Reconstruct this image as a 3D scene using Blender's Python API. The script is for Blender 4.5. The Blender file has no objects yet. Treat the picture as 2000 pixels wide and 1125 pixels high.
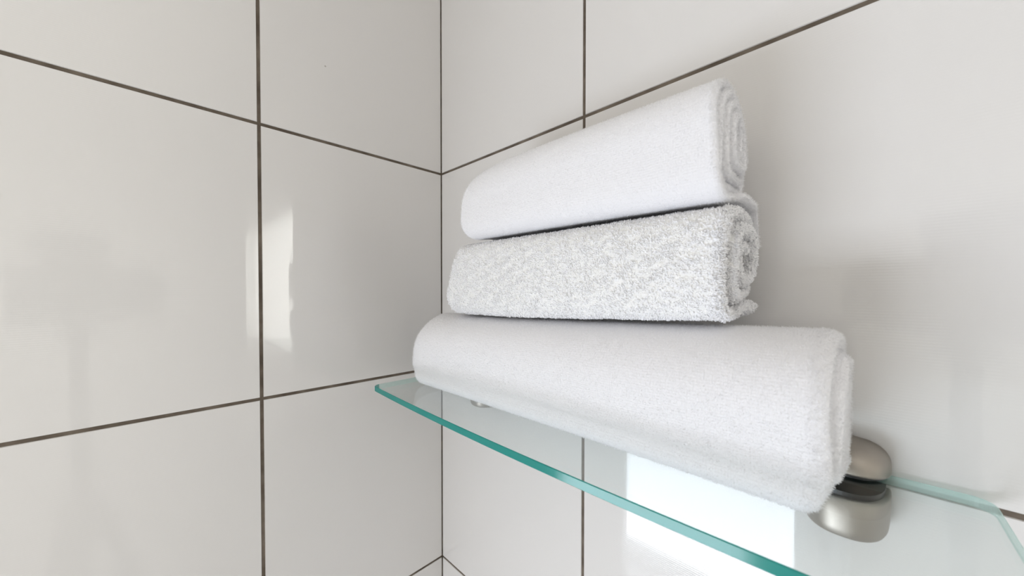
import bpy, bmesh, math
import numpy as np
from mathutils import Vector, Matrix

scene = bpy.context.scene
COL = scene.collection

# ------------------------------------------------------------------ camera
# world: left wall is the plane x = 0, right wall the plane y = 0, the room lies at x > 0, y < 0
CAMZ = 1.561
SHELF = 1.4493         # top of the glass
cd = bpy.data.cameras.new('camera')
cam = bpy.data.objects.new('camera', cd)
COL.objects.link(cam)
scene.camera = cam
yaw, pitch, roll = 0.7792816, -0.0151747, 0.000248
F = Vector((-math.sin(yaw) * math.cos(pitch), math.cos(yaw) * math.cos(pitch), math.sin(pitch)))
R = F.cross(Vector((0, 0, 1))).normalized()
U = R.cross(F)
R, U = R * math.cos(roll) + U * math.sin(roll), -R * math.sin(roll) + U * math.cos(roll)
M = Matrix((R, U, -F)).transposed().to_4x4()
M.translation = Vector((0.468303, -0.317831, CAMZ))
cam.matrix_world = M
cd.sensor_fit = 'HORIZONTAL'
cd.sensor_width = 36.0
cd.lens = 694.195 / 2000 * 36.0
cd.shift_y = 17.27 / 2000
cd.clip_start = 0.01
cd.clip_end = 50
cd.dof.use_dof = True
cd.dof.focus_distance = 0.36
cd.dof.aperture_fstop = 9.0

# ------------------------------------------------------------------ view
scene.view_settings.view_transform = 'Standard'
scene.view_settings.look = 'None'
scene.view_settings.exposure = 0.20
scene.view_settings.gamma = 1.0
scene.view_settings.use_curve_mapping = False
cy = scene.cycles
cy.max_bounces = 14
cy.diffuse_bounces = 8
cy.glossy_bounces = 6
cy.transmission_bounces = 8
cy.transparent_max_bounces = 24
cy.sample_clamp_indirect = 6.0
cy.caustics_reflective = False

# ------------------------------------------------------------------ world and daylight
world = bpy.data.worlds.new('World')
scene.world = world
world.use_nodes = True
bg = world.node_tree.nodes['Background']
bg.inputs[0].default_value = (0.80, 0.90, 1.0, 1)
bg.inputs[1].default_value = 1.0


def area(name, loc, rot, sx, sy, watts, color):
    l = bpy.data.lights.new(name, 'AREA')
    l.shape = 'RECTANGLE'
    l.size, l.size_y = sx, sy
    l.energy = watts
    l.color = color
    o = bpy.data.objects.new(name, l)
    COL.objects.link(o)
    o.location = loc
    o.rotation_euler = rot
    return o


ROOM_X, ROOM_Y, ROOM_Z = 2.1, -1.65, 2.40
W1 = (0.74, 1.62, 1.32, 1.86)          # window in the right wall: x0, x1, z0, z1
W2 = (-0.93, 0.31, 0.06, 0.78)          # low window in the wall behind the camera: x0, x1, z0, z1
# daylight entering by the two windows, just outside their panes
area('daylight_window', ((W1[0] + W1[1]) / 2, 0.034, (W1[2] + W1[3]) / 2), (math.radians(-90), 0, 0),
     W1[1] - W1[0], W1[3] - W1[2], 19.0, (1.0, 0.975, 0.93))
area('daylight_low_window', ((W2[0] + W2[1]) / 2, ROOM_Y - 0.034, (W2[2] + W2[3]) / 2), (math.radians(90), 0, 0),
     W2[1] - W2[0], W2[3] - W2[2], 36.0, (0.85, 0.885, 1.0))
FILL_STRENGTH = 1.8


# ------------------------------------------------------------------ materials
def new_mat(name):
    m = bpy.data.materials.new(name)
    m.use_nodes = True
    nt = m.node_tree
    nt.nodes.clear()
    out = nt.nodes.new('ShaderNodeOutputMaterial')
    return m, nt, out


def principled(name, color, rough=0.5, metal=0.0, ior=1.5, **kw):
    m, nt, out = new_mat(name)
    b = nt.nodes.new('ShaderNodeBsdfPrincipled')
    b.inputs['Base Color'].default_value = (*color, 1)
    b.inputs['Roughness'].default_value = rough
    b.inputs['Metallic'].default_value = metal
    b.inputs['IOR'].default_value = ior
    for k, v in kw.items():
        b.inputs[k].default_value = v
    nt.links.new(b.outputs[0], out.inputs[0])
    return m, nt, b


def math_node(nt, op, a, b=None):
    n = nt.nodes.new('ShaderNodeMath')
    n.operation = op
    for i, v in enumerate((a, b)):
        if v is None:
            continue
        if isinstance(v, (int, float)):
            n.inputs[i].default_value = v
        else:
            nt.links.new(v, n.inputs[i])
    return n.outputs[0]


def tile_material(name, vertical_axis='Z'):
    """white glazed tile with a fine horizontal relief, 1.8 mm from rib to rib"""
    m, nt, b = principled(name, (0.72, 0.707, 0.70), rough=0.012, ior=1.52)
    tc = nt.nodes.new('ShaderNodeTexCoord')
    sep = nt.nodes.new('ShaderNodeSeparateXYZ')
    nt.links.new(tc.outputs['Object'], sep.inputs[0])
    ph = math_node(nt, 'MULTIPLY', sep.outputs['Z'], 2 * math.pi / 0.0018)
    s = math_node(nt, 'POWER', math_node(nt, 'SINE', ph), 9.0)   # flat lands, narrow ribs
    # very low waviness of the glaze
    nz = nt.nodes.new('ShaderNodeTexNoise')
    nz.inputs['Scale'].default_value = 9.0
    nz.inputs['Detail'].default_value = 1.0
    nt.links.new(tc.outputs['Object'], nz.inputs['Vector'])
    w = math_node(nt, 'MULTIPLY', math_node(nt, 'SUBTRACT', nz.outputs['Fac'], 0.5), 0.0012)
    z = math_node(nt, 'ADD', math_node(nt, 'MULTIPLY', s, 0.042), w)
    comb = nt.nodes.new('ShaderNodeCombineXYZ')
    nt.links.new(z, comb.inputs['Z'])
    geo = nt.nodes.new('ShaderNodeNewGeometry')
    add = nt.nodes.new('ShaderNodeVectorMath')
    add.operation = 'ADD'
    nt.links.new(geo.outputs['Normal'], add.inputs[0])
    nt.links.new(comb.outputs[0], add.inputs[1])
    nrm = nt.nodes.new('ShaderNodeVectorMath')
    nrm.operation = 'NORMALIZE'
    nt.links.new(add.outputs[0], nrm.inputs[0])
    nt.links.new(nrm.outputs[0], b.inputs['Normal'])
    # pin-prick specks in the glaze
    vo = nt.nodes.new('ShaderNodeTexVoronoi')
    vo.inputs['Scale'].default_value = 11.0
    nt.links.new(tc.outputs['Object'], vo.inputs['Vector'])
    lt = math_node(nt, 'LESS_THAN', vo.outputs['Distance'], 0.011)
    mx = nt.nodes.new('ShaderNodeMix')
    mx.data_type = 'RGBA'
    mx.inputs[6].default_value = (0.72, 0.707, 0.70, 1)
    mx.inputs[7].default_value = (0.30, 0.27, 0.23, 1)
    nt.links.new(math_node(nt, 'MULTIPLY', lt, 0.7), mx.inputs[0])
    nt.links.new(mx.outputs[2], b.inputs['Base Color'])
    return m


def grout_material():
    m, nt, b = principled('grout', (0.115, 0.088, 0.066), rough=0.85)
    tc = nt.nodes.new('ShaderNodeTexCoord')
    nz = nt.nodes.new('ShaderNodeTexNoise')
    nz.inputs['Scale'].default_value = 45.0
    nz.inputs['Detail'].default_value = 4.0
    nt.links.new(tc.outputs['Object'], nz.inputs['Vector'])
    cr = nt.nodes.new('ShaderNodeValToRGB')
    cr.color_ramp.elements[0].position = 0.35
    cr.color_ramp.elements[0].color = (0.085, 0.065, 0.048, 1)
    cr.color_ramp.elements[1].position = 0.78
    cr.color_ramp.elements[1].color = (0.20, 0.165, 0.13, 1)
    nt.links.new(nz.outputs['Fac'], cr.inputs[0])
    nt.links.new(cr.outputs[0], b.inputs['Base Color'])
    return m


def thin_glass(name, tint):
    """a clear pane: straight-through tinted light plus the mirror reflection of its surface"""
    m, nt, out = new_mat(name)
    tr = nt.nodes.new('ShaderNodeBsdfTransparent')
    tr.inputs[0].default_value = (*tint, 1)
    gl = nt.nodes.new('ShaderNodeBsdfGlossy')
    gl.inputs['Roughness'].default_value = 0.01
    fr = nt.nodes.new('ShaderNodeFresnel')
    fr.inputs[0].default_value = 1.5
    mx = nt.nodes.new('ShaderNodeMixShader')
    # the same fresnel on either side of the surface
    geo = nt.nodes.new('ShaderNodeNewGeometry')
    ior = nt.nodes.new('ShaderNodeMix')
    ior.inputs[2].default_value = 1.5
    ior.inputs[3].default_value = 1 / 1.5
    nt.links.new(geo.outputs['Backfacing'], ior.inputs[0])
    nt.links.new(ior.outputs[0], fr.inputs[0])
    nt.links.new(fr.outputs[0], mx.inputs[0])
    nt.links.new(tr.outputs[0], mx.inputs[1])
    nt.links.new(gl.outputs[0], mx.inputs[2])
    nt.links.new(mx.outputs[0], out.inputs[0])
    return m


def glass_edge_material(name='glass_edge', clear=0.0, col=(0.018, 0.27, 0.24), deep=(0.05, 0.42, 0.38)):
    m, nt, out = new_mat(name)
    b = nt.nodes.new('ShaderNodeBsdfPrincipled')
    b.inputs['Base Color'].default_value = (*col, 1)
    b.inputs['Roughness'].default_value = 0.12
    tl = nt.nodes.new('ShaderNodeBsdfTranslucent')
    tl.inputs[0].default_value = (*deep, 1)
    mx = nt.nodes.new('ShaderNodeMixShader')
    mx.inputs[0].default_value = 0.35
    nt.links.new(b.outputs[0], mx.inputs[1])
    nt.links.new(tl.outputs[0], mx.inputs[2])
    tr = nt.nodes.new('ShaderNodeBsdfTransparent')
    tr.inputs[0].default_value = (0.80, 0.95, 0.92, 1)
    m2 = nt.nodes.new('ShaderNodeMixShader')
    m2.inputs[0].default_value = clear
    nt.links.new(mx.outputs[0], m2.inputs[1])
    nt.links.new(tr.outputs[0], m2.inputs[2])
    nt.links.new(m2.outputs[0], out.inputs[0])
    return m


def cotton(name, color, kind):
    m, nt, b = principled(name, color, rough=0.95)
    b.inputs['Specular IOR Level'].default_value = 0.15
    b.inputs['Sheen Weight'].default_value = 0.25
    b.inputs['Sheen Roughness'].default_value = 0.6
    uv = nt.nodes.new('ShaderNodeUVMap')
    uv.uv_map = 'cloth'
    sep = nt.nodes.new('ShaderNodeSeparateXYZ')
    # the UVs are metres along the cloth; a small wander keeps the threads from being ruled lines
    nw = nt.nodes.new('ShaderNodeTexNoise')
    nw.inputs['Scale'].default_value = 60.0
    nt.links.new(uv.outputs[0], nw.inputs['Vector'])
    wv = nt.nodes.new('ShaderNodeVectorMath')
    wv.operation = 'MULTIPLY_ADD'
    wv.inputs[1].default_value = (0.0022, 0.0022, 0)
    nt.links.new(nw.outputs['Color'], wv.inputs[0])
    nt.links.new(uv.outputs[0], wv.inputs[2])
    nt.links.new(wv.outputs[0], sep.inputs[0])
    n1 = nt.nodes.new('ShaderNodeTexNoise')
    n1.inputs['Detail'].default_value = 3.0
    nt.links.new(uv.outputs[0], n1.inputs['Vector'])
    bump = nt.nodes.new('ShaderNodeBump')
    if kind == 'weave':
        per = 0.00155
        sx = math_node(nt, 'SINE', math_node(nt, 'MULTIPLY', sep.outputs['X'], 2 * math.pi / per))
        sy = math_node(nt, 'SINE', math_node(nt, 'MULTIPLY', sep.outputs['Y'], 2 * math.pi / per))
        h = math_node(nt, 'MULTIPLY', math_node(nt, 'ADD', sx, sy), 0.12)
        n1.inputs['Scale'].default_value = 520.0
        h = math_node(nt, 'ADD', h, math_node(nt, 'MULTIPLY', n1.outputs['Fac'], 2.0))
        bump.inputs['Distance'].default_value = 0.00035
        bump.inputs['Strength'].default_value = 0.55
    else:
        n1.inputs['Scale'].default_value = 330.0
        h = math_node(nt, 'MULTIPLY', n1.outputs['Fac'], 2.5)
        bump.inputs['Distance'].default_value = 0.0012
        bump.inputs['Strength'].default_value = 0.8
    nt.links.new(h, bump.inputs['Height'])
    nt.links.new(bump.outputs[0], b.inputs['Normal'])
    return m


def fibre(name, color):
    m, nt, out = new_mat(name)
    d = nt.nodes.new('ShaderNodeBsdfDiffuse')
    d.inputs[0].default_value = (*color, 1)
    t = nt.nodes.new('ShaderNodeBsdfTranslucent')
    t.inputs[0].default_value = (*color, 1)
    mx = nt.nodes.new('ShaderNodeMixShader')
    mx.inputs[0].default_value = 0.0
    nt.links.new(d.outputs[0], mx.inputs[1])
    nt.links.new(t.outputs[0], mx.inputs[2])
    nt.links.new(mx.outputs[0], out.inputs[0])
    return m


def nickel_material():
    m, nt, b = principled('brushed_nickel', (0.40, 0.365, 0.325), rough=0.46, metal=1.0)
    tc = nt.nodes.new('ShaderNodeTexCoord')
    mp = nt.nodes.new('ShaderNodeMapping')
    mp.inputs['Scale'].default_value = (40, 40, 1800)
    nt.links.new(tc.outputs['Object'], mp.inputs[0])
    nz = nt.nodes.new('ShaderNodeTexNoise')
    nz.inputs['Scale'].default_value = 1.0
    nt.links.new(mp.outputs[0], nz.inputs['Vector'])
    bp = nt.nodes.new('ShaderNodeBump')
    bp.inputs['Distance'].default_value = 0.00002
    bp.inputs['Strength'].default_value = 0.5
    nt.links.new(nz.outputs['Fac'], bp.inputs['Height'])
    nt.links.new(bp.outputs[0], b.inputs['Normal'])
    return m


MAT_TILE = tile_material('white_glazed_tile')
MAT_GROUT = grout_material()
MAT_PLASTER = principled('white_plaster', (0.78, 0.76, 0.73), 0.8)[0]
MAT_FLOOR = principled('pale_floor_tile', (0.62, 0.62, 0.62), 0.25)[0]
MAT_FRAME = principled('white_lacquer', (0.82, 0.82, 0.80), 0.3)[0]
MAT_PANE = thin_glass('window_glass', (0.97, 0.98, 0.97))
MAT_SHELF = thin_glass('shelf_glass', (0.960, 0.986, 0.982))
MAT_EDGE = glass_edge_material()
MAT_EDGE_LIT = glass_edge_material('glass_edge_lit', 0.35, (0.60, 0.82, 0.78), (0.7, 0.9, 0.86))  # same glass; light coming through these edges is put into a paler colour
MAT_NICKEL = nickel_material()
MAT_RUBBER = principled('black_rubber', (0.012, 0.014, 0.014), 0.35)[0]
MAT_BLACK = principled('black_camera_plastic', (0.02, 0.02, 0.022), 0.45)[0]
MAT_LENS = principled('coated_lens_glass', (0.03, 0.02, 0.05), 0.03, ior=1.7)[0]


# ------------------------------------------------------------------ helpers
def link_mesh(name, me, mats, parent=None, smooth=False):
    o = bpy.data.objects.new(name, me)
    COL.objects.link(o)
    for m in (mats if isinstance(mats, (list, tuple)) else [mats]):
        me.materials.append(m)
    if smooth:
        me.polygons.foreach_set('use_smooth', [True] * len(me.polygons))
    if parent is not None:
        o.parent = parent
    return o


def bm_object(name, bm, mats, parent=None, smooth=False):
    bmesh.ops.recalc_face_normals(bm, faces=bm.faces)
    me = bpy.data.meshes.new(name)
    bm.to_mesh(me)
    bm.free()
    return link_mesh(name, me, mats, parent, smooth)


def add_box(bm, x0, x1, y0, y1, z0, z1, mi=0, bevel=0.0):
    vs = [bm.verts.new((x, y, z)) for z in (z0, z1) for y in (y0, y1) for x in (x0, x1)]
    fs = [(0, 1, 3, 2), (4, 6, 7, 5), (0, 4, 5, 1), (2, 3, 7, 6), (0, 2, 6, 4), (1, 5, 7, 3)]
    faces = [bm.faces.new([vs[i] for i in f]) for f in fs]
    for f in faces:
        f.material_index = mi
    if bevel:
        es = list({e for f in faces for e in f.edges})
        r = bmesh.ops.bevel(bm, geom=es, offset=bevel, segments=3, affect='EDGES', profile=0.6)
        for f in r['faces']:
            f.material_index = mi


def root(name, label, cat, loc, group=None):
    o = bpy.data.objects.new(name, None)
    COL.objects.link(o)
    o.location = loc
    o.empty_display_size = 0.02
    o['label'] = label
    o['category'] = cat
    if group:
        o['group'] = group
    return o


def structure(o):
    o['kind'] = 'structure'
    return o


# ------------------------------------------------------------------ the room
H_TILE, W_TILE, JOINT = 0.300, 0.600, 0.0030
Z_JOINT = CAMZ + 0.1820


def rect_minus(r, hole):
    """rectangle (u0,u1,v0,v1) with a rectangular hole cut from it, as rectangles"""
    if hole is None:
        return [r]
    u0, u1, v0, v1 = r
    a0, a1, b0, b1 = hole
    if a1 <= u0 or a0 >= u1 or b1 <= v0 or b0 >= v1:
        return [r]
    out = []
    if a0 > u0:
        out.append((u0, a0, v0, v1)); u0 = a0
    if a1 < u1:
        out.append((a1, u1, v0, v1)); u1 = a1
    if b0 > v0:
        out.append((u0, u1, v0, b0))
    if b1 < v1:
        out.append((u0, u1, b1, v1))
    return out


def tiled_wall(name, length, first_joint, place, hole=None, depth=0.0011):
    """u runs along the wall from the corner, v is height; place(u, v, n) puts it into the room, n into the wall"""
    bm = bmesh.new()
    us = [0.0] + [first_joint + k * W_TILE for k in range(8) if first_joint + k * W_TILE < length - 0.02] + [length]
    k0 = math.floor(Z_JOINT / H_TILE)
    base = Z_JOINT - k0 * H_TILE
    vs = [0.0] + [base + k * H_TILE for k in range(12) if 0.02 < base + k * H_TILE < ROOM_Z - 0.02] + [ROOM_Z]
    g = JOINT / 2
    e = 0.0005
    for i in range(len(us) - 1):
        for j in range(len(vs) - 1):
            full = (us[i] + (g if i else 0.0009), us[i + 1] - g, vs[j] + g, vs[j + 1] - g)
            for (a0, a1, b0, b1) in rect_minus(full, hole):
                if a1 - a0 < 0.004 or b1 - b0 < 0.004:
                    continue
                top = [bm.verts.new(place(*c, 0.0)) for c in ((a0 + e, b0 + e), (a1 - e, b0 + e), (a1 - e, b1 - e), (a0 + e, b1 - e))]
                low = [bm.verts.new(place(*c, depth)) for c in ((a0, b0), (a1, b0), (a1, b1), (a0, b1))]
                bm.faces.new(top)
                for k in range(4):
                    bm.faces.new((top[k], top[(k + 1) % 4], low[(k + 1) % 4], low[k]))
    # grout bed, a slab with real thickness
    for (a0, a1, b0, b1) in rect_minus((-0.089 if name == 'wall_left' else -0.0008, length, 0.0, ROOM_Z), hole):
        c = [place(u, v, n) for n in (depth * 0.75, 0.09) for (u, v) in ((a0, b0), (a1, b0), (a1, b1), (a0, b1))]
        q = [bm.verts.new(p) for p in c]
        for f in ((0, 1, 2, 3), (4, 7, 6, 5), (0, 4, 5, 1), (1, 5, 6, 2), (2, 6, 7, 3), (3, 7, 4, 0)):
            bm.faces.new([q[i] for i in f]).material_index = 1
    # orient tile faces into the room
    me_name = name
    bm.normal_update()
    nrm = Vector(place(0, 0, 0)) - Vector(place(0, 0, 1))
    for f in bm.faces:
        if f.material_index == 0 and f.normal.dot(nrm) < 0:
            f.normal_flip()
    me = bpy.data.meshes.new(me_name)
    bm.to_mesh(me)
    bm.free()
    return structure(link_mesh(name, me, [MAT_TILE, MAT_GROUT]))


LEFT_LEN = 0.62       # the left wall is a short one; the room is wider behind the camera
tiled_wall('wall_left', LEFT_LEN, 0.2344, lambda u, v, n: (-n, -u, v))
tiled_wall('wall_right', ROOM_X, 0.2595, lambda u, v, n: (u, n, v), hole=(W1[0], W1[1], W1[2], W1[3]))

bm = bmesh.new(); add_box(bm, -1.09, -0.0905, -LEFT_LEN, -LEFT_LEN + 0.09, 0, ROOM_Z)
structure(bm_object('wall_return', bm, MAT_PLASTER))
bm = bmesh.new(); add_box(bm, -1.09, -1.0, ROOM_Y, -LEFT_LEN, 0, ROOM_Z)
structure(bm_object('wall_end', bm, MAT_PLASTER))
bm = bmesh.new()
for r_ in rect_minus((-1.09, ROOM_X + 0.09, 0.0, ROOM_Z), W2):
    add_box(bm, r_[0], r_[1], ROOM_Y - 0.09, ROOM_Y, r_[2], r_[3])
structure(bm_object('wall_back', bm, MAT_PLASTER))
bm = bmesh.new(); add_box(bm, ROOM_X, ROOM_X + 0.09, ROOM_Y, 0.09, 0, ROOM_Z)
structure(bm_object('wall_side', bm, MAT_PLASTER))
bm = bmesh.new(); add_box(bm, -1.09, ROOM_X + 0.09, ROOM_Y - 0.09, 0.09, -0.08, 0)
structure(bm_object('floor', bm, MAT_FLOOR))
bm = bmesh.new(); add_box(bm, -1.09, ROOM_X + 0.09, ROOM_Y - 0.09, 0.09, ROOM_Z, ROOM_Z + 0.08)
structure(bm_object('ceiling', bm, MAT_PLASTER))


def window(name, rect, y_in, out):
    """white casement in a reveal; out = +1 or -1 is the direction to the outside along y"""
    x0, x1, z0, z1 = rect
    bm = bmesh.new()
    fw = 0.045
    ya, yb = sorted((y_in - out * 0.012, y_in + out * 0.028))
    add_box(bm, x0, x0 + fw, ya, yb, z0, z1, bevel=0.003)
    add_box(bm, x1 - fw, x1, ya, yb, z0, z1, bevel=0.003)
    add_box(bm, x0 + fw, x1 - fw, ya, yb, z0, z0 + fw, bevel=0.003)
    add_box(bm, x0 + fw, x1 - fw, ya, yb, z1 - fw, z1, bevel=0.003)
    o = structure(bm_object(name, bm, MAT_FRAME))
    bm = bmesh.new()
    yc = y_in + out * 0.012
    add_box(bm, x0 + fw, x1 - fw, yc - 0.003, yc + 0.003, z0 + fw, z1 - fw)
    bm_object('pane', bm, MAT_PANE, o)
    # handle on the inner side
    bm = bmesh.new()
    yh0, yh1 = sorted((y_in - out * 0.012, y_in - out * 0.027))
    zc = (z0 + z1) / 2
    add_box(bm, x0 + 0.012, x0 + 0.032, yh0, yh1, zc - 0.055, zc + 0.055, bevel=0.004)
    bm_object('handle', bm, MAT_FRAME, o)
    return o


window('window_1', W1, 0.0, 1)
window('window_2', W2, ROOM_Y, -1)


# ------------------------------------------------------------------ lathe / plan extrusion
def add_lathe(bm, prof, n=48, mi=0, mat=None):
    """prof: (r, z) list revolved round z, closed at both ends by fans where r == 0"""
    rings = []
    for r_, z in prof:
        if r_ < 1e-6:
            rings.append([bm.verts.new((0, 0, z))])
        else:
            rings.append([bm.verts.new((r_ * math.cos(2 * math.pi * k / n), r_ * math.sin(2 * math.pi * k / n), z)) for k in range(n)])
    for a, b in zip(rings, rings[1:]):
        for k in range(n):
            k2 = (k + 1) % n
            if len(a) == 1 and len(b) == 1:
                continue
            if len(a) == 1:
                f = bm.faces.new((a[0], b[k], b[k2]))
            elif len(b) == 1:
                f = bm.faces.new((a[k], a[k2], b[0]))
            else:
                f = bm.faces.new((a[k], a[k2], b[k2], b[k]))
            f.material_index = mi
    if mat is not None:
        bmesh.ops.transform(bm, matrix=mat, verts=[v for ring in rings for v in ring])


def add_tube(bm, p0, p1, r0, r1, n=16):
    p0, p1 = Vector(p0), Vector(p1)
    d = p1 - p0
    q = Vector((0, 0, 1)).rotation_difference(d.normalized())
    m = Matrix.Translation(p0) @ q.to_matrix().to_4x4()
    L = d.length
    add_lathe(bm, [(0, 0), (r0 * .9, 0), (r0, 0.001), (r1, L - 0.001), (r1 * .9, L), (0, L)], n, 0, m)


# ------------------------------------------------------------------ ceiling lamp added as soft fill, out of view
lamp = root('fill_lamp', 'added fill lamp, round and white, flush on the ceiling out of view', 'lamp', (0.98, -1.05, ROOM_Z))
bm = bmesh.new()
add_lathe(bm, [(0, 0), (0.24, 0), (0.24, -0.035), (0.225, -0.04), (0.225, -0.03), (0, -0.03)])
bm_object('fill_lamp_base', bm, MAT_FRAME, lamp, True)
mL, ntL, oL = new_mat('fill_lamp_glow')
em = ntL.nodes.new('ShaderNodeEmission')
em.inputs[0].default_value = (1.0, 0.94, 0.88, 1)
em.inputs[1].default_value = FILL_STRENGTH
ntL.links.new(em.outputs[0], oL.inputs[0])
bm = bmesh.new()
add_lathe(bm, [(0, -0.075), (0.08, -0.073), (0.15, -0.066), (0.20, -0.052), (0.222, -0.036), (0.222, -0.031), (0, -0.031)])
bm_object('fill_lamp_diffuser', bm, mL, lamp, True)

# ------------------------------------------------------------------ glass shelf
GT = 0.0060
SX0, SX1, SY0 = 0.054, 0.5195, -0.003      # left end, right end, back edge


def shelf_outline(inset=0.0):
    """plan outline: straight back and ends, rounded corners, very slightly bowed front"""
    pts = []
    n = 40

    def front(x):
        t = (x - SX0) / (SX1 - SX0)
        return -(0.1345 + 0.0068 * (1 - (2 * t - 1) ** 2))
    corners = []
    r = 0.0085

    def arc(cx, cy_, a0, a1, rr=r):
        for k in range(9):
            a = math.radians(a0 + (a1 - a0) * k / 8)
            corners.append((cx + (rr - inset) * math.cos(a), cy_ + (rr - inset) * math.sin(a)))
    # start front-left, go along the front to the right, counter-clockwise
    arc(SX0 + r, front(SX0 + r) + r, 180, 270)
    for k in range(1, n):
        x = SX0 + r + (SX1 - SX0 - 2 * r) * k / n
        corners.append((x, front(x) + inset))
    arc(SX1 - r, front(SX1 - r) + r, 270, 360)
    arc(SX1 - r, SY0 - r, 0, 90)
    arc(SX0 + r, SY0 - r, 90, 180)
    return corners


bm = bmesh.new()
e = 0.0005
o_in, o_out = shelf_outline(e), shelf_outline(0)
layers = [(o_in, SHELF), (o_out, SHELF - e), (o_out, SHELF - GT + e), (o_in, SHELF - GT)]
rings = [[bm.verts.new((x, y, z)) for x, y in o] for o, z in layers]
bm.faces.new(rings[0])
bm.faces.new(list(reversed(rings[3])))
for a, b in zip(rings, rings[1:]):
    for k in range(len(a)):
        k2 = (k + 1) % len(a)
        f = bm.faces.new((a[k], b[k], b[k2], a[k2]))
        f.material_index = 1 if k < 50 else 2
shelf = bm_object('glass_shelf', bm, [MAT_SHELF, MAT_EDGE, MAT_EDGE_LIT])
shelf['label'] = 'clear glass shelf with a green edge on the tiled wall, under the towels'
shelf['category'] = 'shelf'


# ------------------------------------------------------------------ shelf brackets
def plan(hw, dep, n=40, ex=2.5):
    """D-shaped plan, flat against the wall at y = 0"""
    pts = []
    for k in range(n + 1):
        a = math.pi * k / n
        c, s = math.cos(a), math.sin(a)
        pts.append((hw * math.copysign(abs(c) ** (2 / ex), c), -dep * abs(s) ** (2 / ex)))
    return pts


def add_plan_stack(bm, secs, mi=0):
    """secs: (half width, depth, z) from bottom to top"""
    rings = [[bm.verts.new((x, y - 0.0002, z)) for x, y in plan(hw, dp)] for hw, dp, z in secs]
    bm.faces.new(list(reversed(rings[0])))
    bm.faces.new(rings[-1])
    for a, b in zip(rings, rings[1:]):
        for k in range(len(a)):
            k2 = (k + 1) % len(a)
            bm.faces.new((a[k], a[k2], b[k2], b[k]))
    return rings


def make_bracket():
    t = root('shelf_bracket', 'brushed nickel shelf bracket clamping the right end of the glass, below the big towel',
             'bracket', (0.4608, 0, SHELF), 'brackets holding the glass shelf')
    z1 = -GT - 0.0034
    bm = bmesh.new()
    secs = [(0.0150, 0.0285, -0.0334), (0.0180, 0.0325, -0.0331), (0.0195, 0.0348, -0.0321), (0.0203, 0.0360, -0.0303),
            (0.0207, 0.0365, -0.0270), (0.0210, 0.0364, -0.018), (0.0212, 0.0358, z1 - 0.0018), (0.0208, 0.0352, z1 - 0.0006),
            (0.0198, 0.034, z1)]
    add_plan_stack(bm, secs)
    bm_object('bracket_body', bm, MAT_NICKEL, t, True)
    bm = bmesh.new()
    add_plan_stack(bm, [(0.0188, 0.0328, z1), (0.0188, 0.0328, -GT - 0.00005)])
    bm_object('gasket', bm, MAT_RUBBER, t)
    bm = bmesh.new()
    add_plan_stack(bm, [(0.0195, 0.0245, 0.00005), (0.0195, 0.0245, 0.0018)])
    bm_object('gasket', bm, MAT_RUBBER, t)
    bm = bmesh.new()
    secs = []
    zb, hz = 0.0018, 0.0172
    for k in range(15):
        a = k / 14
        # upright sides that roll over into a dome
        s = (1 - a ** 3.0) ** (1 / 2.2) if a < 1 else 0.0
        secs.append((0.0020 + 0.0192 * s, 0.0020 + 0.0238 * (1 - a ** 2.4) ** (1 / 1.9) if a < 1 else 0.002, zb + hz * a))
    add_plan_stack(bm, secs)
    bm_object('bracket_cap', bm, MAT_NICKEL, t, True)
    bm = bmesh.new()
    add_box(bm, -0.014, 0.014, -0.0026, -0.0002, -0.030, 0.010, bevel=0.0006)
    bm_object('wall_plate', bm, MAT_NICKEL, t)
    return t


def copy_tree(o, parent=None):
    c = o.copy()
    COL.objects.link(c)
    if parent is not None:
        c.parent = parent
    for ch in list(o.children):
        copy_tree(ch, c)
    return c


b1 = make_bracket()
b2 = copy_tree(b1)
b2.location = (0.1240, 0, SHELF)
b2['label'] = 'shelf bracket near the wall corner, mostly hidden under the big towel'


# ------------------------------------------------------------------ towels
def smoothstep(a, b, x):
    t = np.clip((x - a) / (b - a), 0, 1)
    return t * t * (3 - 2 * t)


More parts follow.
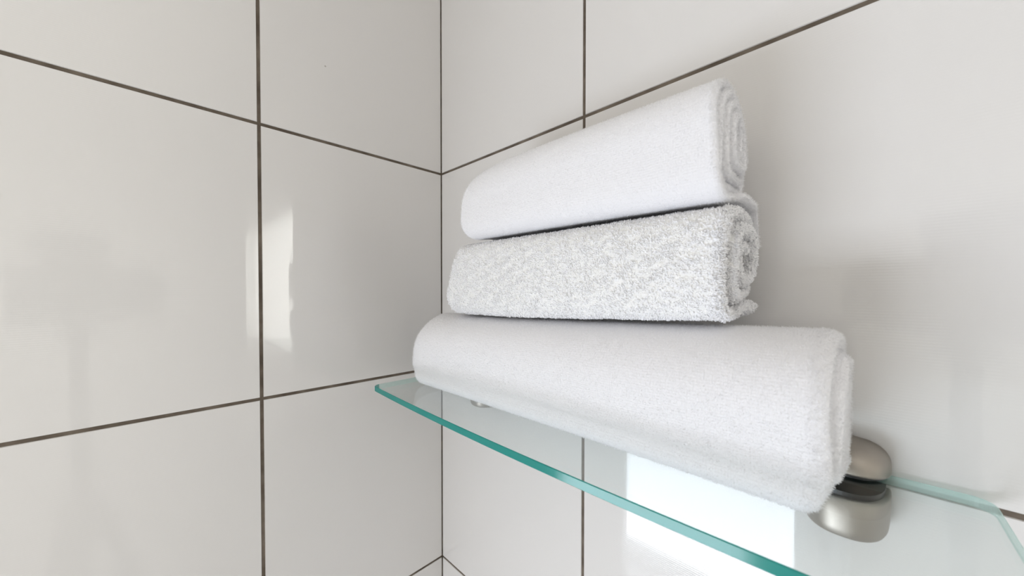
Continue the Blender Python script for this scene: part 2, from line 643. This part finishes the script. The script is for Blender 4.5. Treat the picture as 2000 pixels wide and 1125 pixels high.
def section_curve(pc, zc, A, B, ex_out, pitch, turns, tail, step, fold=0.0):
    """centre line of the rolled cloth in (p, z): tail first, then round the outside and inwards"""
    ph = np.linspace(0, 2 * np.pi * turns, int(turns * 700))
    a = A - pitch * ph / (2 * np.pi)
    b = B - pitch * ph / (2 * np.pi)
    a = np.maximum(a, pitch * 0.30)
    b = np.maximum(b, pitch * 0.30)
    ang = ph - np.pi / 2
    c, s = np.cos(ang), np.sin(ang)
    exo = np.where(s < 0, ex_out[0], ex_out[1])
    ex = 2 + (exo - 2) * np.clip(1 - ph / (2 * np.pi * turns) * 0.6, 0, 1)
    # the roll is not a perfect spiral: its inner turns sag towards the bottom and lean to the wall
    sag = (ph / (2 * np.pi * turns))
    P = pc + a * np.sign(c) * np.abs(c) ** (2 / ex)
    Z = zc - 0.0 * sag + b * np.sign(s) * np.abs(s) ** (2 / ex)
    # shift of the centre by half a pitch keeps the first turn on the tail
    Tn = 60
    q = np.linspace(0, 1, Tn, endpoint=False)
    tp = tail[0] + (P[0] - tail[0]) * q
    tz = Z[0] + (tail[1] - Z[0]) * (1 - q) ** 3
    P = np.concatenate([tp, P])
    Z = np.concatenate([tz, Z])
    d = np.hypot(np.diff(P), np.diff(Z))
    S = np.concatenate([[0], np.cumsum(d)])
    n = int(S[-1] / step)
    s_ = np.linspace(0, S[-1], n)
    # resample; ease the corner where tail joins
    P2, Z2 = np.interp(s_, S, P), np.interp(s_, S, Z)
    for _ in range(2):
        P2[1:-1] = (P2[:-2] + 2 * P2[1:-1] + P2[2:]) / 4
        Z2[1:-1] = (Z2[:-2] + 2 * Z2[1:-1] + Z2[2:]) / 4
    turn_no = np.interp(s_, S, np.concatenate([np.zeros(Tn), ph / (2 * np.pi)]))
    return P2, Z2, s_, turn_no


def wobble(rng, x, s, amp, fx, fs, k=5):
    out = 0
    for _ in range(k):
        a, b, c = rng.uniform(-1, 1) * fx, rng.uniform(-1, 1) * fs, rng.uniform(0, 6.28)
        out = out + np.sin(a * x + b * s + c)
    return amp * out / math.sqrt(k)


def strands(rng, base, nrm, length, radius, droop, segs, gather=None):
    """little tapering three-sided fibres; returns verts, faces (as quads/tris in one index array)"""
    n = len(base)
    rv = rng.normal(size=(n, 3))
    if gather is not None:
        rv = rv * 0.6 + gather * 0.9
    d0 = nrm + rv * droop
    d0 /= np.linalg.norm(d0, axis=1)[:, None]
    curl = rng.normal(size=(n, 3)) * 0.9
    if gather is not None:
        curl = curl * 0.5 + gather * 0.9
    L = length * rng.uniform(0.6, 1.25, n)[:, None]
    ref = rng.normal(size=(n, 3))
    u = np.cross(d0, ref); u /= np.linalg.norm(u, axis=1)[:, None] + 1e-9
    v = np.cross(d0, u)
    pos = base.copy() - nrm * radius
    d = d0
    V = []
    for j in range(segs + 1):
        r = radius * (1.0 if j == 0 else (1.05 if j < segs else (0.80 if segs > 2 else 0.55)))
        for k in range(3):
            a = 2 * math.pi * k / 3
            V.append(pos + (u * math.cos(a) + v * math.sin(a)) * r)
        pos = pos + d * L / segs
        d = d + curl / segs
        d /= np.linalg.norm(d, axis=1)[:, None]
    V = np.stack(V, 1)                    # n, 3*(segs+1), 3
    m = 3 * (segs + 1)
    quads = []
    for j in range(segs):
        for k in range(3):
            quads.append((3 * j + k, 3 * j + (k + 1) % 3, 3 * j + 3 + (k + 1) % 3, 3 * j + 3 + k))
    quads = np.array(quads)
    tri = np.array([[m - 3, m - 2, m - 1]])
    off = (np.arange(n) * m)[:, None, None]
    Q = (quads[None] + off).reshape(-1, 4)
    T = (tri[None] + off).reshape(-1, 3)
    return V.reshape(-1, 3), Q, T


def build_mesh(name, V, Q, T, uv, nbase_faces, nbaseT):
    """V (n,3); Q quads; T tris; uv per vertex for the cloth (fibres take 0)"""
    me = bpy.data.meshes.new(name)
    me.vertices.add(len(V))
    me.vertices.foreach_set('co', V.astype(np.float32).ravel())
    nl = Q.size + T.size
    me.loops.add(nl)
    li = np.concatenate([Q.ravel(), T.ravel()]).astype(np.int32)
    me.loops.foreach_set('vertex_index', li)
    npoly = len(Q) + len(T)
    me.polygons.add(npoly)
    starts = np.concatenate([np.arange(len(Q)) * 4, Q.size + np.arange(len(T)) * 3]).astype(np.int32)
    me.polygons.foreach_set('loop_start', starts)
    mi = np.zeros(npoly, np.int32)
    mi[nbase_faces:len(Q)] = 1
    mi[len(Q) + nbaseT:] = 1
    me.polygons.foreach_set('material_index', mi)
    me.polygons.foreach_set('use_smooth', np.ones(npoly, bool))
    l = me.uv_layers.new(name='cloth')
    UV = np.zeros((len(V), 2), np.float32)
    UV[:len(uv)] = uv
    l.data.foreach_set('uv', UV[li].ravel())
    me.update(calc_edges=True)
    me.validate()
    return me


def make_towel(name, seed, xr, sec, thick, warp, mats, pile, step=0.0020, nx=150, end_wob=0.003, tele=0.0, relief=0.0, ends=None, end_round=0.62):
    rng = np.random.default_rng(seed)
    P, Z, S, TN = section_curve(step=step, **sec)
    n = len(P)
    tp, tz = np.gradient(P), np.gradient(Z)
    ln = np.hypot(tp, tz) + 1e-12
    # outward normal (the roll runs front -> top -> back, outside is on the right-hand side)
    np_, nz_ = tz / ln, -tp / ln
    # rounded start and end of the strip
    d_end = np.minimum(S, S[-1] - S)
    th = thick / 2 * np.sqrt(np.clip(1 - (1 - np.clip(d_end / (thick * 0.6), 0, 1)) ** 2, 0.02, 1))
    # closed loop: outer side forward, inner side back
    idx = np.concatenate([np.arange(n), np.arange(n)[::-1]])
    side = np.concatenate([np.ones(n), -np.ones(n)])
    m = len(idx)
    # positions along x, denser at the ends
    xl, xrr = xr
    L = xrr - xl
    e = np.linspace(0, 1, 9)
    er = thick * end_round
    left = er * (1 - np.cos(e * np.pi / 2))
    mid = np.linspace(er, L - er, nx)[1:-1]
    xs = np.concatenate([left, mid, L - left[::-1]])
    tsc = np.ones(len(xs))
    tsc[:9] = np.sqrt(np.clip(1 - (1 - left / er) ** 2, 0.0, 1))
    tsc[-9:] = tsc[:9][::-1]
    tsc = np.maximum(tsc, 0.08)
    # ragged ends: every layer stops a little elsewhere
    wl = wobble(rng, 0, S, end_wob, 0, 70, 6)
    wr = wobble(rng, 0, S, end_wob, 0, 70, 6)
    if ends is not None:
        el, er2 = ends(P, Z, TN)
        wl, wr = wl + el, wr + er2
    tele_r = tele * np.clip(TN, 0, 1.0)
    fx = xs / L
    X = xl + xs[:, None] + (1 - fx)[:, None] ** 3 * wl[idx][None] + fx[:, None] ** 3 * (wr + tele_r)[idx][None]
    t_eff = (th[idx] * side)[None] * tsc[:, None]
    SS = S[idx][None] + 0 * X
    PP = P[idx][None] + np_[idx][None] * t_eff
    ZZ = Z[idx][None] + nz_[idx][None] * t_eff
    if relief:
        rel = (wobble(rng, X, SS, relief, 420, 420, 9) + wobble(rng, X, SS, relief * 0.7, 900, 900, 9))
        rel = rel * (tsc[:, None])
        PP = PP + np_[idx][None] * side[None] * rel
        ZZ = ZZ + nz_[idx][None] * side[None] * rel
    rng2 = np.random.default_rng(seed + 50)
    PP, ZZ = warp(X, PP, ZZ, rng2)
    V = np.stack([X, -PP, SHELF + ZZ], -1)              # (nxs, m, 3)
    nxs = len(xs)
    vid = np.arange(nxs * m).reshape(nxs, m)
    a = vid[:-1, :]
    b = vid[1:, :]
    Q = np.stack([a, b, np.roll(b, -1, 1), np.roll(a, -1, 1)], -1).reshape(-1, 4)
    # end caps: between the outer and the inner line of the strip
    k = np.arange(n - 1)
    for row, flip in ((0, False), (nxs - 1, True)):
        o0, o1 = vid[row, k], vid[row, k + 1]
        i0, i1 = vid[row, m - 1 - k], vid[row, m - 2 - k]
        c = np.stack([o0, o1, i1, i0], -1)
        if flip:
            c = c[:, ::-1]
        Q = np.concatenate([Q, c])
    Vf = V.reshape(-1, 3)
    uv = np.stack([X, SS], -1).reshape(-1, 2)
    T = np.zeros((0, 3), int)
    nbase = len(Q)
    # vertex normals for the pile
    gx = np.gradient(V, axis=0)
    gs = np.roll(V, -1, 1) - np.roll(V, 1, 1)
    N = np.cross(gs, gx)
    N /= np.linalg.norm(N, axis=2)[..., None] + 1e-12
    # make them point off the strip
    ctr = (V + V[:, ::-1]) / 2
    sgn = np.sign(np.sum(N * (V - ctr), 2))
    sgn[sgn == 0] = 1
    N *= sgn[..., None]
    allV, allQ, allT = [Vf], [Q], [T]
    off = len(Vf)
    for (count, length, radius, droop, segs, where, gamp) in pile:
        if where == 'outside':
            # outer side of the tail and the first turn, weighted by area
            n1 = int(np.searchsorted(TN, 1.02))
            jj = rng.uniform(0, n1, count)
            ii = rng.uniform(0, 1, count) * L
            fi = np.interp(ii, xs, np.arange(nxs))
        else:
            # fringe on the cut ends, all layers
            jj = rng.uniform(0, n - 2, count)
            right = rng.uniform(0, 1, count) < 0.65
            fi = rng.uniform(0, 8.0, count)
            fi = np.where(right, nxs - 1.001 - fi, fi)
        flipside = (rng.uniform(0, 1, count) < 0.5) & (where != 'outside')
        i0 = np.clip(np.floor(fi).astype(int), 0, nxs - 2); fi_ = (fi - i0)[:, None]
        j0 = np.clip(np.floor(jj).astype(int), 0, n - 2); fj = (jj - j0)[:, None]
        ja = np.where(flipside, m - 1 - j0, j0)
        jb = np.where(flipside, m - 2 - j0, j0 + 1)
        base = (V[i0, ja] * (1 - fi_) * (1 - fj) + V[i0 + 1, ja] * fi_ * (1 - fj) + V[i0, jb] * (1 - fi_) * fj + V[i0 + 1, jb] * fi_ * fj)
        nn = N[i0, ja]
        if where != 'outside':
            sg = np.where(fi > nxs / 2, 1.0, -1.0)
            nn = nn * 0.4
            nn[:, 0] += sg * 1.0
            nn /= np.linalg.norm(nn, axis=1)[:, None]
        gather = None
        if gamp:
            # neighbouring loops lean the same way, in clumps of a few millimetres
            g = []
            for c in range(3):
                r3 = np.random.default_rng(seed * 10 + c)
                w = 0
                for _ in range(8):
                    kk = r3.normal(size=3) * 850
                    w = w + np.sin(base @ kk + r3.uniform(0, 6.28))
                g.append(w / 2)
            gather = np.stack(g, 1) * gamp
        Vs, Qs, Ts = strands(rng, base, nn, length, radius, droop, segs, gather)
        allV.append(Vs); allQ.append(Qs + off); allT.append(Ts + off)
        off += len(Vs)
    me = build_mesh(name, np.concatenate(allV), np.concatenate(allQ), np.concatenate(allT), uv, nbase, 0)
    return link_mesh(name, me, mats)


WHITE = (0.83, 0.828, 0.858)
MAT_SMOOTH = cotton('smooth_cotton', WHITE, 'weave')
MAT_TERRY = cotton('terry_cotton', (0.87, 0.87, 0.865), 'terry')
MAT_FIBRE = fibre('cotton_fibre', (0.945, 0.945, 0.962))


def low_corner(Z, a):
    return a * np.clip(1 - Z / 0.028, 0, 1) ** 2


def warp_bottom(X, P, Z, rng):
    # top lower at the corner end, higher at the near end; back pushed off the bracket caps
    h = 0.0903 + 0.0068 * smoothstep(0.15, 0.47, X) - 0.0015 * np.sin(np.pi * (X - 0.08) / 0.38)
    Z = Z * (h / 0.0915)
    low = (1 - smoothstep(0.0, 0.045, Z)) * (1 - smoothstep(0.0, 0.055, P))
    P = P + 0.020 * low
    P = P + wobble(rng, X, Z * 1.5, 0.0010, 22, 60, 4) * smoothstep(0.02, 0.08, P)
    Z = Z + wobble(rng, X, P * 2, 0.0008, 20, 50, 4) * smoothstep(0.03, 0.09, Z)
    # the cloth is tucked in along the foot of the front
    P = P - 0.0022 * np.exp(-((Z - 0.017) / 0.006) ** 2) * smoothstep(0.06, 0.10, P)
    return P, Z


t1 = make_towel('bath_towel', 3, (0.0810, 0.4580),
                dict(pc=0.0560, zc=0.0460, A=0.0425, B=0.0414, ex_out=(9.0, 2.15), pitch=0.0112, turns=3.1, tail=(0.044, 0.0048)),
                0.0092, warp_bottom, [MAT_SMOOTH, MAT_FIBRE],
                [(110000, 0.0012, 0.00010, 0.9, 1, 'outside', 0), (40000, 0.0015, 0.00010, 1.2, 1, 'ends', 0)],
                tele=0.0050, end_round=0.95, ends=lambda P, Z, TN: (0.022 * (Z / 0.09) ** 2 * smoothstep(0.03, 0.09, P) + low_corner(Z, 0.014), -low_corner(Z, 0.010) * smoothstep(0.05, 0.09, P)), end_wob=0.0012, step=0.0019, nx=190)
t1['label'] = 'large smooth white folded towel lying on the glass shelf at the bottom of the pile'
t1['category'] = 'towel'
t1['group'] = 'white towels piled on the shelf'


def warp_mid(X, P, Z, rng):
    base = 0.0915 + 0.0070 * smoothstep(0.15, 0.47, X) - 0.0022 * np.sin(np.pi * (X - 0.08) / 0.38)
    f = Z / 0.078
    top = 0.1675 + wobble(rng, X, 0, 0.0006, 25, 0, 3)
    Z = base + f * (top - base)
    Z = Z - 0.0048 * smoothstep(0.045, 0.085, P) * (1 - smoothstep(base + 0.004, base + 0.050, Z))
    P = P + wobble(rng, X, Z, 0.0012, 25, 60, 4)
    return P, Z


t2 = make_towel('hand_towel', 8, (0.1340, 0.4120),
                dict(pc=0.0560, zc=0.0392, A=0.0345, B=0.0350, ex_out=(3.6, 4.2), pitch=0.0105, turns=2.7, tail=(0.024, 0.0046)),
                0.0082, warp_mid, [MAT_TERRY, MAT_FIBRE],
                [(125000, 0.0016, 0.00050, 1.6, 3, 'outside', 0.55), (30000, 0.0022, 0.00040, 1.1, 3, 'ends', 0.5)],
                tele=0.0030, ends=lambda P, Z, TN: (0.036 * (Z / 0.078) ** 1.4 * smoothstep(0.0, 0.09, P) + low_corner(Z, 0.010), 0 * Z), end_wob=0.0022, step=0.0016, nx=200, relief=0.00025)
t2['label'] = 'fluffy looped white terry towel rolled in the middle of the pile'
t2['category'] = 'towel'
t2['group'] = 'white towels piled on the shelf'


def warp_top(X, P, Z, rng):
    base = 0.1683
    # the far end droops and narrows a little
    k = 1 - 0.03 * (1 - smoothstep(0.15, 0.30, X)) - 0.13 * (1 - smoothstep(0.155, 0.225, X)) ** 1.5
    Z = base + Z * k * 0.895
    P = P + wobble(rng, X, Z, 0.0010, 22, 50, 4)
    Z = Z + wobble(rng, X, P * 2, 0.0007, 22, 50, 4)
    # its lower front sags onto the roll below
    Z = Z - 0.0042 * smoothstep(0.055, 0.088, P) * (1 - smoothstep(base + 0.004, base + 0.045, Z))
    # the loose tail droops over the roll below at the back
    tail = (1 - smoothstep(0.006, 0.024, P)) * (1 - smoothstep(base + 0.005, base + 0.012, Z))
    Z = Z - 0.027 * tail
    P = P + 0.003 * tail
    return P, Z


t3 = make_towel('hand_towel', 21, (0.1690, 0.4100),
                dict(pc=0.0570, zc=0.0440, A=0.0370, B=0.0410, ex_out=(4.8, 2.05), pitch=0.0072, turns=4.3, tail=(0.006, 0.0030)),
                0.0060, warp_top, [MAT_SMOOTH, MAT_FIBRE],
                [(90000, 0.0009, 0.00009, 0.9, 1, 'outside', 0), (26000, 0.0014, 0.00011, 0.9, 1, 'ends', 0)],
                tele=0.0, ends=lambda P, Z, TN: (0.020 * (Z / 0.088) ** 2 + low_corner(Z, 0.010), 0.005 * (TN < 0.001)), end_wob=0.0016, step=0.0017, nx=170)
t3['label'] = 'smooth white rolled towel on top of the pile with its spiral end showing'
t3['category'] = 'towel'
t3['group'] = 'white towels piled on the shelf'

# ------------------------------------------------------------------ the photographer's camera on its tripod (seen in the glaze)
cp = Vector((0.468303, -0.317831, CAMZ))
fh = Vector((F.x, F.y, 0)).normalized()
ang = math.atan2(fh.y, fh.x)
ct = root('photo_camera', 'black camera with a wide lens reflected in the tile glaze', 'camera', cp)
ct.rotation_euler = (0, 0, ang)       # local +x looks along the view
RY = Matrix.Rotation(math.radians(-90), 4, 'Y')      # local z of the lathe -> -x
bm = bmesh.new()
add_lathe(bm, [(0.030, 0.006), (0.039, 0.006), (0.042, 0.009), (0.042, 0.030), (0.039, 0.034), (0.039, 0.060), (0.041, 0.062),
               (0.041, 0.090), (0.036, 0.094), (0.036, 0.110), (0.0, 0.110)], 48, 0, RY)
bm_object('lens_barrel', bm, MAT_BLACK, ct, True)
bm = bmesh.new()
add_lathe(bm, [(0.0, 0.0095), (0.012, 0.0100), (0.022, 0.0118), (0.0300, 0.0150), (0.0, 0.018)], 48, 0, RY)
bm_object('lens_glass', bm, MAT_LENS, ct, True)
bm = bmesh.new()
add_box(bm, -0.175, -0.105, -0.072, 0.072, -0.058, 0.042, bevel=0.010)
add_box(bm, -0.160, -0.095, 0.045, 0.078, -0.055, 0.034, bevel=0.010)
bm_object('camera_body', bm, MAT_BLACK, ct)
bm = bmesh.new()
add_box(bm, -0.178, -0.100, -0.026, 0.026, 0.042, 0.068, bevel=0.009)
add_box(bm, -0.180, -0.115, -0.045, 0.045, 0.074, 0.105, bevel=0.012)
add_box(bm, -0.160, -0.140, -0.012, 0.012, 0.066, 0.078)
bm_object('viewfinder', bm, MAT_BLACK, ct)

tb = ct.matrix_basis.copy()
base = cp + (-fh) * 0.135
tr = root('tripod', 'black tripod carrying the camera', 'tripod', (base.x, base.y, 0))
bm = bmesh.new()
add_tube(bm, (0, 0, 1.02), (0, 0, CAMZ - 0.0585 - 0.022), 0.013, 0.013)
bm_object('centre_column', bm, MAT_BLACK, tr, True)
bm = bmesh.new()
add_lathe(bm, [(0, -0.001), (0.030, -0.001), (0.030, 0.010), (0.018, 0.014), (0.018, 0.0215), (0, 0.0215)], 32, 0,
          Matrix.Translation((0, 0, CAMZ - 0.0585 - 0.022)))
bm_object('tripod_head', bm, MAT_BLACK, tr, True)
bm = bmesh.new()
add_lathe(bm, [(0, 1.10), (0.030, 1.10), (0.034, 1.13), (0.030, 1.17), (0.0, 1.175)], 32)
bm_object('collar', bm, MAT_BLACK, tr, True)
for k in range(3):
    a = ang + math.radians(180 + 120 * k)
    bm = bmesh.new()
    dx, dy = math.cos(a), math.sin(a)
    R_ = 0.27
    add_tube(bm, (dx * 0.03, dy * 0.03, 1.13), (dx * 0.15, dy * 0.15, 0.56), 0.013, 0.011)
    add_tube(bm, (dx * 0.148, dy * 0.148, 0.58), (dx * R_, dy * R_, 0.004), 0.009, 0.009)
    bm_object('leg', bm, MAT_BLACK, tr, True)
